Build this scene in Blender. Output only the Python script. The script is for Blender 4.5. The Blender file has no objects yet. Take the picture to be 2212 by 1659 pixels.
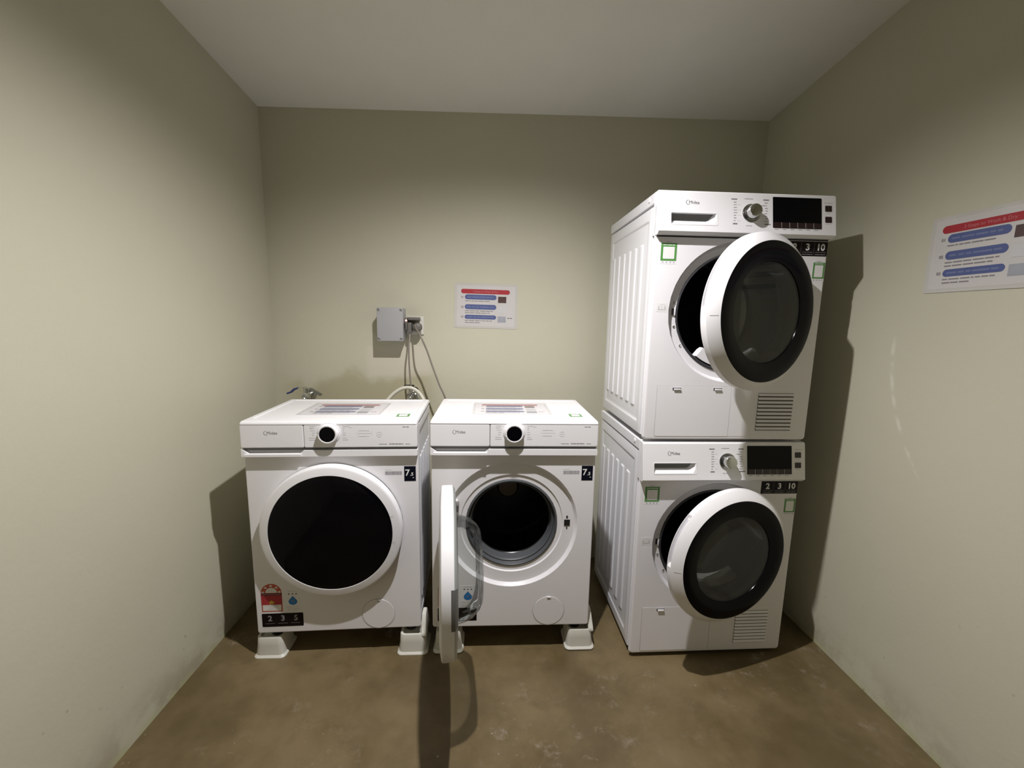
import bpy, bmesh, math, random
from mathutils import Matrix, Vector
random.seed(4)
R = math.radians
PI = math.pi
SC = bpy.context.scene
COL = SC.collection

# ------------------------------------------------------------------ camera, exposure, light
F, PITCH, YAW, ROLL, CAMH = 920.31, -0.1488, -0.0554, 0.018, 1.2636
cy_, sy_ = math.cos(YAW), math.sin(YAW)
cp_, sp_ = math.cos(PITCH), math.sin(PITCH)
cr_, sr_ = math.cos(ROLL), math.sin(ROLL)
def cam_dir(x3, z3, y2=1.0):
    x = x3 * cr_ - z3 * sr_; z2 = x3 * sr_ + z3 * cr_
    y = y2 * cp_ - z2 * sp_; z = y2 * sp_ + z2 * cp_
    return Vector((x * cy_ - y * sy_, x * sy_ + y * cy_, z))
cam_data = bpy.data.cameras.new('camera')
cam_data.sensor_width = 36.0
cam_data.lens = F / 2212.0 * 36.0
cam_data.clip_start = 0.02
cam = bpy.data.objects.new('camera', cam_data)
COL.objects.link(cam)
ax, up, fw = cam_dir(1, 0, 0), cam_dir(0, 1, 0), cam_dir(0, 0, 1)
m = Matrix((ax, up, -fw)).transposed().to_4x4()
m.translation = (0, 0, CAMH)
cam.matrix_world = m
SC.camera = cam

SC.view_settings.view_transform = 'Standard'
SC.view_settings.look = 'None'
SC.view_settings.gamma = 1.0
SC.view_settings.use_curve_mapping = False
SC.view_settings.exposure = 0.0

world = bpy.data.worlds.new('world')
SC.world = world
world.use_nodes = True
world.node_tree.nodes['Background'].inputs[0].default_value = (0.9, 0.95, 1.0, 1)
world.node_tree.nodes['Background'].inputs[1].default_value = 0.015

LAMP = Vector((0.05, 0.92, 2.262))
ld = bpy.data.lights.new('lamp_light', 'SPOT')
ld.shadow_soft_size = 0.016; ld.energy = 163.0
ld.spot_size = R(154); ld.spot_blend = 1.0
ld.color = (1.0, 0.972, 0.985)
lo = bpy.data.objects.new('lamp_light', ld)
COL.objects.link(lo)
lo.location = LAMP

# ------------------------------------------------------------------ materials
def nodes_of(name):
    mt = bpy.data.materials.new(name); mt.use_nodes = True
    nt = mt.node_tree
    return mt, nt, nt.nodes['Principled BSDF']
def mat(name, col, rough=0.5, metal=0.0, spec=0.5, coat=0.0, bump=0.0, bscale=200, var=0.0, emit=None):
    mt, nt, b = nodes_of(name)
    b.inputs['Base Color'].default_value = (*col, 1)
    b.inputs['Roughness'].default_value = rough
    b.inputs['Metallic'].default_value = metal
    b.inputs['Specular IOR Level'].default_value = spec
    if coat: b.inputs['Coat Weight'].default_value = coat; b.inputs['Coat Roughness'].default_value = 0.08
    if emit:
        b.inputs['Emission Color'].default_value = (*emit[0], 1); b.inputs['Emission Strength'].default_value = emit[1]
    tc = nt.nodes.new('ShaderNodeTexCoord')
    nz = nt.nodes.new('ShaderNodeTexNoise'); nz.inputs['Scale'].default_value = bscale; nz.inputs['Detail'].default_value = 3
    nt.links.new(tc.outputs['Object'], nz.inputs['Vector'])
    if bump:
        bp = nt.nodes.new('ShaderNodeBump'); bp.inputs['Strength'].default_value = bump; bp.inputs['Distance'].default_value = 0.001
        nt.links.new(nz.outputs['Fac'], bp.inputs['Height']); nt.links.new(bp.outputs['Normal'], b.inputs['Normal'])
    if var:
        n2 = nt.nodes.new('ShaderNodeTexNoise'); n2.inputs['Scale'].default_value = 9; n2.inputs['Detail'].default_value = 4
        nt.links.new(tc.outputs['Object'], n2.inputs['Vector'])
        mx = nt.nodes.new('ShaderNodeMix'); mx.data_type = 'RGBA'
        mx.inputs['A'].default_value = (*[c * (1 - var) for c in col], 1)
        mx.inputs['B'].default_value = (*[min(1, c * (1 + var)) for c in col], 1)
        nt.links.new(n2.outputs['Fac'], mx.inputs['Factor']); nt.links.new(mx.outputs['Result'], b.inputs['Base Color'])
    return mt
def clear_mat(name, tint, haze=0.0, wavy=False, fog=(0.35, 0.36, 0.33)):
    """thin glass: a tinted pane that lets light through, with a fresnel reflection"""
    mt = bpy.data.materials.new(name); mt.use_nodes = True
    nt = mt.node_tree; nt.nodes.clear()
    out = nt.nodes.new('ShaderNodeOutputMaterial')
    tr = nt.nodes.new('ShaderNodeBsdfTransparent'); tr.inputs[0].default_value = (*tint, 1)
    gl = nt.nodes.new('ShaderNodeBsdfGlossy'); gl.inputs['Roughness'].default_value = 0.03
    df = nt.nodes.new('ShaderNodeBsdfDiffuse'); df.inputs[0].default_value = (*fog, 1)
    lw = nt.nodes.new('ShaderNodeFresnel'); lw.inputs[0].default_value = 1.28
    if wavy:
        tc = nt.nodes.new('ShaderNodeTexCoord'); nz = nt.nodes.new('ShaderNodeTexNoise'); nz.inputs['Scale'].default_value = 16; nz.inputs['Detail'].default_value = 1
        bp = nt.nodes.new('ShaderNodeBump'); bp.inputs['Strength'].default_value = 0.8; bp.inputs['Distance'].default_value = 0.02
        nt.links.new(tc.outputs['Object'], nz.inputs['Vector']); nt.links.new(nz.outputs['Fac'], bp.inputs['Height']); nt.links.new(bp.outputs['Normal'], gl.inputs['Normal'])
    m1 = nt.nodes.new('ShaderNodeMixShader'); m1.inputs[0].default_value = haze
    m2 = nt.nodes.new('ShaderNodeMixShader')
    nt.links.new(tr.outputs[0], m1.inputs[1]); nt.links.new(df.outputs[0], m1.inputs[2])
    mu = nt.nodes.new('ShaderNodeMath'); mu.operation = 'MULTIPLY'; mu.inputs[1].default_value = 0.65 if wavy else 0.8
    nt.links.new(lw.outputs[0], mu.inputs[0]); nt.links.new(mu.outputs[0], m2.inputs[0]); nt.links.new(m1.outputs[0], m2.inputs[1]); nt.links.new(gl.outputs[0], m2.inputs[2])
    nt.links.new(m2.outputs[0], out.inputs[0])
    return mt

def wall_material(name, seed, stain=None):
    mt, nt, b = nodes_of(name)
    L = nt.links
    b.inputs['Roughness'].default_value = 0.62
    b.inputs['Specular IOR Level'].default_value = 0.3
    geo = nt.nodes.new('ShaderNodeNewGeometry')
    sep = nt.nodes.new('ShaderNodeSeparateXYZ'); L.new(geo.outputs['Position'], sep.inputs[0])
    def noise(scale, detail=4, rough=.5, off=0):
        mp = nt.nodes.new('ShaderNodeMapping'); mp.inputs['Location'].default_value = (seed + off, seed * 2, off)
        L.new(geo.outputs['Position'], mp.inputs[0])
        n = nt.nodes.new('ShaderNodeTexNoise'); n.inputs['Scale'].default_value = scale
        n.inputs['Detail'].default_value = detail; n.inputs['Roughness'].default_value = rough
        L.new(mp.outputs[0], n.inputs['Vector']); return n.outputs['Fac']
    def math_(op, a, b_=None, c=None, clamp=False):
        n = nt.nodes.new('ShaderNodeMath'); n.operation = op; n.use_clamp = clamp
        for i, v in enumerate((a, b_, c)):
            if v is None: continue
            if isinstance(v, (int, float)): n.inputs[i].default_value = v
            else: L.new(v, n.inputs[i])
        return n.outputs[0]
    def mix(fac, a, c):
        n = nt.nodes.new('ShaderNodeMix'); n.data_type = 'RGBA'
        if isinstance(fac, (int, float)): n.inputs['Factor'].default_value = fac
        else: L.new(fac, n.inputs['Factor'])
        for k, v in (('A', a), ('B', c)):
            if isinstance(v, tuple): n.inputs[k].default_value = (*v, 1)
            else: L.new(v, n.inputs[k])
        return n.outputs['Result']
    def rng(v, a, c, d=0.0, e=1.0):
        n = nt.nodes.new('ShaderNodeMapRange'); n.interpolation_type = 'SMOOTHSTEP'
        L.new(v, n.inputs[0])
        for i, q in enumerate((a, c, d, e)): n.inputs[i + 1].default_value = q
        return n.outputs[0]
    base = (0.545, 0.528, 0.408)
    col = mix(noise(1.7, 5), tuple(c * .95 for c in base), tuple(min(1, c * 1.05) for c in base))
    col = mix(math_('MULTIPLY', rng(noise(9, 5, .6, 3), .58, .75), .12), col, (0.52, 0.48, 0.36))
    # rising damp and scuffs just above the floor
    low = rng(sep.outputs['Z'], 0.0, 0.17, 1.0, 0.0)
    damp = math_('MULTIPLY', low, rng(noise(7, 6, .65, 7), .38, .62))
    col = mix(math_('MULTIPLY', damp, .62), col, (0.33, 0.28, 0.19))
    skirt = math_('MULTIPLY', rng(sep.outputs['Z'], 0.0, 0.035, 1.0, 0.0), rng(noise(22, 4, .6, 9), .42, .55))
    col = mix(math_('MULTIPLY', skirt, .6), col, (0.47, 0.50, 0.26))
    # small dark knocks
    spots = rng(noise(38, 2, .5, 12), .735, .77)
    col = mix(math_('MULTIPLY', math_('MULTIPLY', spots, rng(sep.outputs['Z'], .7, .1)), .5), col, (0.25, 0.22, 0.17))
    if stain == 'back':
        # brown water stain around the taps, with a paler patched area above it
        dx = math_('ABSOLUTE', math_('SUBTRACT', sep.outputs['X'], -0.62))
        z = math_('SUBTRACT', sep.outputs['Z'], math_('MULTIPLY', noise(5, 5, .6, 20), .28))
        st = math_('MULTIPLY', rng(z, 0.87, 0.80), rng(dx, .42, .26))
        col = mix(math_('MULTIPLY', st, .55), col, (0.36, 0.31, 0.17))
        px = math_('ABSOLUTE', math_('SUBTRACT', sep.outputs['X'], -0.44))
        pz = math_('ABSOLUTE', math_('SUBTRACT', sep.outputs['Z'], math_('ADD', 1.03, math_('MULTIPLY', noise(14, 3, .5, 25), .05))))
        patch = math_('MULTIPLY', rng(px, .17, .13), rng(pz, .085, .065))
        col = mix(math_('MULTIPLY', patch, .5), col, (0.64, 0.58, 0.49))
    if stain == 'right':
        # long pale scratch
        cz = math_('SUBTRACT', sep.outputs['Z'], 1.02)
        line = math_('ADD', 1.30, math_('MULTIPLY', cz, .33))
        line = math_('SUBTRACT', line, math_('MULTIPLY', math_('MULTIPLY', cz, cz), .9))
        d = math_('ABSOLUTE', math_('SUBTRACT', sep.outputs['Y'], line))
        sc_ = math_('MULTIPLY', math_('MULTIPLY', rng(d, .010, .002), rng(math_('ABSOLUTE', cz), .24, .16)), rng(noise(26, 3, .5, 31), .35, .6))
        col = mix(math_('MULTIPLY', sc_, .45), col, (0.78, 0.76, 0.66))
    L.new(col, b.inputs['Base Color'])
    bp = nt.nodes.new('ShaderNodeBump'); bp.inputs['Strength'].default_value = 0.35; bp.inputs['Distance'].default_value = 0.004
    h = math_('ADD', math_('MULTIPLY', noise(60, 4, .6, 40), .35), noise(5, 4, .5, 41))
    L.new(h, bp.inputs['Height']); L.new(bp.outputs['Normal'], b.inputs['Normal'])
    return mt

def floor_material():
    mt, nt, b = nodes_of('painted_concrete')
    L = nt.links
    geo = nt.nodes.new('ShaderNodeNewGeometry')
    def noise(scale, detail=4, rough=.5, off=0, dist=0):
        mp = nt.nodes.new('ShaderNodeMapping'); mp.inputs['Location'].default_value = (off, off * 2, 0)
        L.new(geo.outputs['Position'], mp.inputs[0])
        n = nt.nodes.new('ShaderNodeTexNoise'); n.inputs['Scale'].default_value = scale
        n.inputs['Detail'].default_value = detail; n.inputs['Roughness'].default_value = rough; n.inputs['Distortion'].default_value = dist
        L.new(mp.outputs[0], n.inputs['Vector']); return n.outputs['Fac']
    def rng(v, a, c, d=0.0, e=1.0):
        n = nt.nodes.new('ShaderNodeMapRange'); n.interpolation_type = 'SMOOTHSTEP'; L.new(v, n.inputs[0])
        for i, q in enumerate((a, c, d, e)): n.inputs[i + 1].default_value = q
        return n.outputs[0]
    def mul(a, c):
        n = nt.nodes.new('ShaderNodeMath'); n.operation = 'MULTIPLY'
        for i, v in enumerate((a, c)):
            if isinstance(v, (int, float)): n.inputs[i].default_value = v
            else: L.new(v, n.inputs[i])
        return n.outputs[0]
    def mix(fac, a, c):
        n = nt.nodes.new('ShaderNodeMix'); n.data_type = 'RGBA'; L.new(fac, n.inputs['Factor'])
        for k, v in (('A', a), ('B', c)):
            if isinstance(v, tuple): n.inputs[k].default_value = (*v, 1)
            else: L.new(v, n.inputs[k])
        return n.outputs['Result']
    col = mix(rng(noise(2.3, 6, .6), .35, .65), (0.105, 0.076, 0.034), (0.185, 0.138, 0.070))
    col = mix(mul(rng(noise(6, 5, .6, 4, .6), .5, .75), .6), col, (0.100, 0.074, 0.036))
    col = mix(mul(rng(noise(13, 9, .78, 11, .2), .53, .70), mul(rng(noise(1.8, 3, .5, 15), .44, .64), .75)), col, (0.33, 0.28, 0.22))
    col = mix(mul(rng(noise(60, 3, .6, 19), .67, .74), mul(rng(noise(4, 3, .5, 21), .5, .64), .6)), col, (0.50, 0.46, 0.38))
    L.new(col, b.inputs['Base Color'])
    L.new(rng(noise(8, 5, .6, 30), .3, .7, .28, .5), b.inputs['Roughness'])
    b.inputs['Specular IOR Level'].default_value = 0.4
    bp = nt.nodes.new('ShaderNodeBump'); bp.inputs['Strength'].default_value = 0.3; bp.inputs['Distance'].default_value = 0.004
    L.new(noise(14, 5, .55, 33), bp.inputs['Height']); L.new(bp.outputs['Normal'], b.inputs['Normal'])
    return mt

M = {}
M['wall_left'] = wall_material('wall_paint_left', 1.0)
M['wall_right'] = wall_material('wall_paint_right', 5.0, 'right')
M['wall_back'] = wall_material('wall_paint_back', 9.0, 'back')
M['ceiling'] = mat('ceiling_paint', (0.80, 0.79, 0.73), 0.7, spec=.2, bump=.15, bscale=40, var=.03)
M['floor'] = floor_material()
M['white'] = mat('white_enamel', (0.80, 0.785, 0.80), 0.34, spec=.5, bump=.02, bscale=300)
M['white_side'] = mat('white_painted_steel', (0.77, 0.77, 0.79), 0.26, spec=.5, var=.02)
M['plastic'] = mat('white_plastic', (0.82, 0.81, 0.82), 0.30, spec=.5)
M['plastic_matt'] = mat('white_moulded_plastic', (0.76, 0.75, 0.72), 0.42, spec=.4)
M['grey_in'] = mat('grey_recess_plastic', (0.42, 0.41, 0.42), 0.35)
M['black_gloss'] = mat('black_glass', (0.002, 0.002, 0.003), 0.06, spec=.14)
M['black_ring'] = mat('black_glass_ring', (0.003, 0.003, 0.004), 0.16, spec=.10)
M['black'] = mat('black_plastic', (0.01, 0.01, 0.011), 0.5)
M['dark_hole'] = mat('unlit_void', (0.006, 0.006, 0.006), 0.9, spec=.0)
M['rubber'] = mat('grey_door_rubber', (0.075, 0.08, 0.085), 0.45, spec=.4)
M['rubber_dark'] = mat('dark_door_rubber', (0.03, 0.03, 0.035), 0.45)
M['steel'] = mat('drum_steel', (0.35, 0.35, 0.36), 0.28, metal=1.0)
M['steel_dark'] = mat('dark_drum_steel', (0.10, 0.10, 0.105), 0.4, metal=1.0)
M['chrome'] = mat('chrome', (0.60, 0.61, 0.60), 0.14, metal=1.0)
M['seam'] = mat('seam_shadow_gap', (0.05, 0.05, 0.05), 0.9, spec=.0)
M['print_grey'] = mat('grey_print', (0.22, 0.21, 0.22), 0.6)
M['print_light'] = mat('light_grey_print', (0.58, 0.57, 0.58), 0.5)
M['print_dark'] = mat('dark_print', (0.05, 0.05, 0.055), 0.5)
M['label_black'] = mat('black_label', (0.008, 0.005, 0.006), 0.35, spec=.15)
M['label_navy'] = mat('navy_label', (0.004, 0.005, 0.012), 0.35, spec=.15)
M['label_white'] = mat('white_label_ink', (0.75, 0.75, 0.74), 0.4)
M['label_dim'] = mat('dim_label_ink', (0.28, 0.27, 0.28), 0.4)
M['paper'] = mat('label_paper', (0.78, 0.77, 0.75), 0.35)
M['red'] = mat('red_print', (0.38, 0.03, 0.04), 0.4)
M['brick_red'] = mat('brick_red_print', (0.50, 0.09, 0.045), 0.4)
M['gold'] = mat('gold_print', (0.75, 0.48, 0.08), 0.4)
M['blue_drop'] = mat('blue_print', (0.03, 0.19, 0.50), 0.4)
M['blue_bar'] = mat('blue_bar_print', (0.090, 0.115, 0.265), 0.4)
M['banner_ink'] = mat('pale_red_print', (0.55, 0.20, 0.20), 0.4)
M['blue_bar_lt'] = mat('pale_blue_print', (0.16, 0.19, 0.34), 0.4)
M['green'] = mat('green_print', (0.09, 0.27, 0.065), 0.4)
M['laminate'] = mat('laminated_sheet', (0.56, 0.545, 0.50), 0.2, spec=.5, coat=.4, bump=.25, bscale=22)
M['photo_dark'] = mat('dark_photo_print', (0.10, 0.06, 0.055), 0.3, var=.8)
M['photo_grey'] = mat('grey_photo_print', (0.32, 0.33, 0.36), 0.3, var=.5)
M['photo_pale'] = mat('pale_photo_print', (0.58, 0.58, 0.58), 0.3, var=.08)
M['photo_brown'] = mat('brown_photo_print', (0.30, 0.13, 0.09), 0.3, var=.5)
M['box_grey'] = mat('grey_box_plastic', (0.40, 0.40, 0.405), 0.5, bump=.05)
M['box_lid'] = mat('grey_lid_plastic', (0.35, 0.345, 0.35), 0.5, bump=.05)
M['hub'] = mat('tan_hub_plastic', (0.42, 0.33, 0.23), 0.5)
M['trim_grey'] = mat('grey_door_trim', (0.36, 0.38, 0.37), 0.3)
M['pocket_grey'] = mat('dark_grip_plastic', (0.13, 0.13, 0.125), 0.4)
M['screw'] = mat('screw_steel', (0.25, 0.25, 0.24), 0.35, metal=.8)
M['plug'] = mat('dark_grey_plug', (0.13, 0.12, 0.105), 0.5)
M['cable'] = mat('grey_cable', (0.20, 0.175, 0.145), 0.5)
M['hose'] = mat('pale_grey_hose', (0.56, 0.54, 0.45), 0.45, bump=.3, bscale=120)
M['blue_lever'] = mat('blue_lever_coating', (0.03, 0.04, 0.16), 0.35)
M['red_glow'] = mat('pink_neon', (0.9, 0.3, 0.3), 0.4, emit=((1.0, 0.35, 0.28), 5.0))
M['stand'] = mat('white_stand_plastic', (0.66, 0.65, 0.58), 0.42, spec=.4, bump=.2, bscale=60, var=.10)
M['glass'] = clear_mat('clear_bowl_glass', (0.86, 0.88, 0.875), wavy=True)
M['pane'] = clear_mat('smoked_door_pane', (0.34, 0.35, 0.33), haze=.13)
M['lamp_body'] = mat('white_lamp_body', (0.8, 0.8, 0.8), 0.4)
M['lamp_glow'] = mat('lamp_lens', (0.9, 0.9, 0.9), 0.4, emit=((1, .97, .92), 6.0))

# ------------------------------------------------------------------ mesh helpers
def finish(bm, ang=32, weld=True):
    if weld: bmesh.ops.remove_doubles(bm, verts=bm.verts, dist=1e-6)
    bmesh.ops.recalc_face_normals(bm, faces=bm.faces)
    for f in bm.faces: f.smooth = True
    lim = R(ang)
    for e in bm.edges:
        if len(e.link_faces) == 2:
            if e.calc_face_angle(0) > lim: e.smooth = False
        else: e.smooth = False
def obj(name, bm, material, parent=None, loc=(0, 0, 0), rot=(0, 0, 0), ang=32, label=None, done=False, weld=True, wn=False):
    if not done: finish(bm, ang, weld)
    me = bpy.data.meshes.new(name); bm.to_mesh(me); bm.free()
    me.materials.append(M[material] if isinstance(material, str) else material)
    o = bpy.data.objects.new(name, me); COL.objects.link(o)
    o.parent = parent; o.location = loc; o.rotation_euler = rot
    if label: o['label'] = label
    if wn:
        md = o.modifiers.new('weighted normals', 'WEIGHTED_NORMAL'); md.keep_sharp = True
    return o
def thing(name, label, cat, loc=(0, 0, 0), rotz=0, group=None):
    o = bpy.data.objects.new(name, None); COL.objects.link(o)
    o.empty_display_size = .05
    o.location = loc; o.rotation_euler = (0, 0, rotz); o['label'] = label; o['category'] = cat
    if group: o['group'] = group
    return o
def tag(o, label, cat, group=None):
    o['label'] = label; o['category'] = cat
    if group: o['group'] = group
    return o
def box(bm, x0, x1, y0, y1, z0, z1, bev=0.0, seg=2):
    b = bmesh.new()
    bmesh.ops.create_cube(b, size=1)
    for v in b.verts:
        v.co = Vector(((x0 + x1) / 2 + v.co.x * (x1 - x0), (y0 + y1) / 2 + v.co.y * (y1 - y0), (z0 + z1) / 2 + v.co.z * (z1 - z0)))
    if bev: bmesh.ops.bevel(b, geom=list(b.edges), offset=bev, segments=seg, affect='EDGES', profile=.6)
    me = bpy.data.meshes.new('t'); b.to_mesh(me); b.free(); bm.from_mesh(me); bpy.data.meshes.remove(me)
    return bm
def bx(*a, **k): return box(bmesh.new(), *a, **k)
def lathe(bm, prof, c=(0, 0, 0), n=96, a0=0.0, a1=2 * PI, axis='y', close=False):
    """revolve (r, h) points about an axis through c; h runs along the axis"""
    full = abs(a1 - a0 - 2 * PI) < 1e-6
    rings = []
    for k in range(n if full else n + 1):
        a = a0 + (a1 - a0) * k / n
        ring = []
        for r, h in prof:
            if axis == 'y': p = (c[0] + r * math.cos(a), c[1] + h, c[2] + r * math.sin(a))
            elif axis == 'z': p = (c[0] + r * math.cos(a), c[1] + r * math.sin(a), c[2] + h)
            else: p = (c[0] + h, c[1] + r * math.cos(a), c[2] + r * math.sin(a))
            ring.append(bm.verts.new(p))
        rings.append(ring)
    m_ = len(rings); P = len(prof)
    for k in range(m_ if full else m_ - 1):
        A, B = rings[k], rings[(k + 1) % m_]
        for i in range(P if close else P - 1):
            j = (i + 1) % P
            q = [A[i], A[j], B[j], B[i]]
            try: bm.faces.new(q)
            except ValueError: pass
    if not full and close:
        bm.faces.new(rings[0]); bm.faces.new(list(reversed(rings[-1])))
    bmesh.ops.remove_doubles(bm, verts=bm.verts, dist=1e-6)
    return bm
def tube(pts, r, n=10, cap=True, rs=None):
    """smooth tube along points (Catmull-Rom)"""
    P = [Vector(p) for p in pts]; out = []
    for i in range(len(P) - 1):
        p0 = P[max(i - 1, 0)]; p1 = P[i]; p2 = P[i + 1]; p3 = P[min(i + 2, len(P) - 1)]
        for k in range(8):
            t = k / 8
            out.append(.5 * ((2 * p1) + (-p0 + p2) * t + (2 * p0 - 5 * p1 + 4 * p2 - p3) * t * t + (-p0 + 3 * p1 - 3 * p2 + p3) * t ** 3))
    out.append(P[-1])
    bm = bmesh.new(); rings = []
    nrm = None
    for i, p in enumerate(out):
        d = (out[min(i + 1, len(out) - 1)] - out[max(i - 1, 0)]).normalized()
        if nrm is None: nrm = d.orthogonal().normalized()
        nrm = (nrm - d * nrm.dot(d)).normalized(); bn = d.cross(nrm)
        rings.append([bm.verts.new(p + (nrm * math.cos(2 * PI * k / n) + bn * math.sin(2 * PI * k / n)) * r) for k in range(n)])
    for a, b in zip(rings, rings[1:]):
        for k in range(n): bm.faces.new((a[k], a[(k + 1) % n], b[(k + 1) % n], b[k]))
    if cap: bm.faces.new(rings[0]); bm.faces.new(list(reversed(rings[-1])))
    return bm
def cyl(bm, c, r, h, axis='z', n=24, bev=0.0):
    p = [(0, 0), (r - bev, 0), (r, bev), (r, h - bev), (r - bev, h), (0, h)] if bev else [(0, 0), (r, 0), (r, h), (0, h)]
    return lathe(bm, p, c, n, axis=axis)
def prism(poly, y0, y1, mapf=None, bm=None):
    """extrude an (x, z) outline between two y values"""
    bm = bm or bmesh.new()
    A = [bm.verts.new((x, y0, z)) for x, z in poly]; B = [bm.verts.new((x, y1, z)) for x, z in poly]
    bm.faces.new(A); bm.faces.new(list(reversed(B)))
    n = len(poly)
    for i in range(n): bm.faces.new((A[i], B[i], B[(i + 1) % n], A[(i + 1) % n]))
    if mapf:
        for v in bm.verts: v.co = mapf(v.co)
    return bm
def rrect_pts(x0, x1, z0, z1, r, nc=5, ns=1):
    r = max(min(r, (x1 - x0) / 2 - 1e-5, (z1 - z0) / 2 - 1e-5), 1e-6)
    cs = [(x1 - r, z1 - r, 0), (x0 + r, z1 - r, 90), (x0 + r, z0 + r, 180), (x1 - r, z0 + r, 270)]
    pts = []
    for ci, (cx, cz, a) in enumerate(cs):
        cur = [(cx + r * math.cos(R(a + 90 * k / nc)), cz + r * math.sin(R(a + 90 * k / nc))) for k in range(nc + 1)]
        pts += cur
        nx = cs[(ci + 1) % 4]
        q = (nx[0] + r * math.cos(R(nx[2] if ci < 3 else 0)), nx[1] + r * math.sin(R(nx[2] if ci < 3 else 0)))
        for k in range(1, ns): pts.append((cur[-1][0] + (q[0] - cur[-1][0]) * k / ns, cur[-1][1] + (q[1] - cur[-1][1]) * k / ns))
    return pts
def star(cx, cz, r, n=5, inner=.42):
    return [(cx + (r if k % 2 == 0 else r * inner) * math.sin(PI * k / n), cz + (r if k % 2 == 0 else r * inner) * math.cos(PI * k / n)) for k in range(2 * n)]
def circ(cx, cz, r, n=32, a0=0, a1=360):
    full = abs(a1 - a0 - 360) < .01
    return [(cx + r * math.cos(R(a0 + (a1 - a0) * k / n)), cz + r * math.sin(R(a0 + (a1 - a0) * k / n))) for k in range(n if full else n + 1)]
def rect(x0, x1, z0, z1): return [(x0, z0), (x1, z0), (x1, z1), (x0, z1)]
# a surface is a function (x, z, lift) -> point; flat print sits on it
def front(y): return lambda x, z, l: Vector((x, y - l, z))
def topside(zt): return lambda x, y, l: Vector((x, y, zt + l))
def flat_each(name, polylists, surf, lift, material, parent, label=None):
    return [flat(name, p, surf, lift, material, parent, label) for p in polylists]
TINY = ('print', 'lettering', 'caption', 'barcode', 'number', 'logo', 'divider', 'seam', 'ring')
def flat(name, polys, surf, lift, material, parent, label=None):
    o = flat_(name, polys, surf, lift, material, parent, label)
    if len(polys) > 1 and any(k in name for k in TINY): o['kind'] = 'stuff'
    return o
def flat_(name, polys, surf, lift, material, parent, label=None):
    bm = bmesh.new()
    for p in polys:
        vs = [bm.verts.new(surf(a, b, lift)) for a, b in p]
        try: bm.faces.new(vs)
        except ValueError: pass
    bmesh.ops.triangulate(bm, faces=[f for f in bm.faces if len(f.verts) > 4])
    for f in bm.faces: f.smooth = False
    return obj(name, bm, material, parent, label=label, done=True)
def text_polys(s, x, z, size, bold=0.0, align='LEFT', sx=1.0):
    cu = bpy.data.curves.new('t', 'FONT'); cu.body = s; cu.size = size; cu.align_x = align; cu.offset = bold; cu.resolution_u = 3
    o = bpy.data.objects.new('t', cu); COL.objects.link(o)
    me = o.to_mesh()
    out = [[(x + me.vertices[i].co.x * sx, z + me.vertices[i].co.y) for i in p.vertices] for p in me.polygons]
    o.to_mesh_clear(); bpy.data.objects.remove(o); bpy.data.curves.remove(cu)
    return out
def bars(x0, x1, z, h, seed, gap=.12):
    """a line of print too small to read: runs of ink the length of words"""
    rnd = random.Random(seed); out = []; x = x0
    while x < x1 - h:
        w = min(rnd.uniform(1.0, 4.2) * h, x1 - x)
        out.append(rect(x, x + w, z - h * .35, z + h * .35)); x += w + h * rnd.uniform(.28, .55)
    return out

def shell(hx, hz, W, D, H, rec, edge=.006, ns=14):
    """cabinet with a round opening: REC = [(r, y)] from the front plane inwards; rounded front edges"""
    bm = bmesh.new()
    def rloop(ins, y, rad):
        return [Vector((x, y, z)) for x, z in rrect_pts(ins, W - ins, ins, H - ins, rad, 4, ns)]
    outer = rloop(0, edge, edge * 1.6)
    angs = [math.atan2(p.z - hz, p.x - hx) for p in outer]
    loops = []
    for r, y in reversed(rec):
        loops.append([Vector((hx + r * math.cos(a), y, hz + r * math.sin(a))) for a in angs])
    r0 = rec[0][0]
    loops.append([Vector((hx + (r0 + .002) * math.cos(a), 0, hz + (r0 + .002) * math.sin(a))) for a in angs])
    loops.append(rloop(edge, 0, edge * .9)); loops.append(rloop(edge * .35, edge * .35, edge * 1.4)); loops.append(outer)
    loops.append(rloop(0, .0115, edge * 1.6)); loops.append(rloop(.0058, .0125, edge)); loops.append(rloop(.0058, D, edge))
    V = [[bm.verts.new(p) for p in lp] for lp in loops]
    n = len(outer)
    for A, B in zip(V, V[1:]):
        for i in range(n): bm.faces.new((A[i], A[(i + 1) % n], B[(i + 1) % n], B[i]))
    bm.faces.new(V[-1])
    return bm
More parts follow.
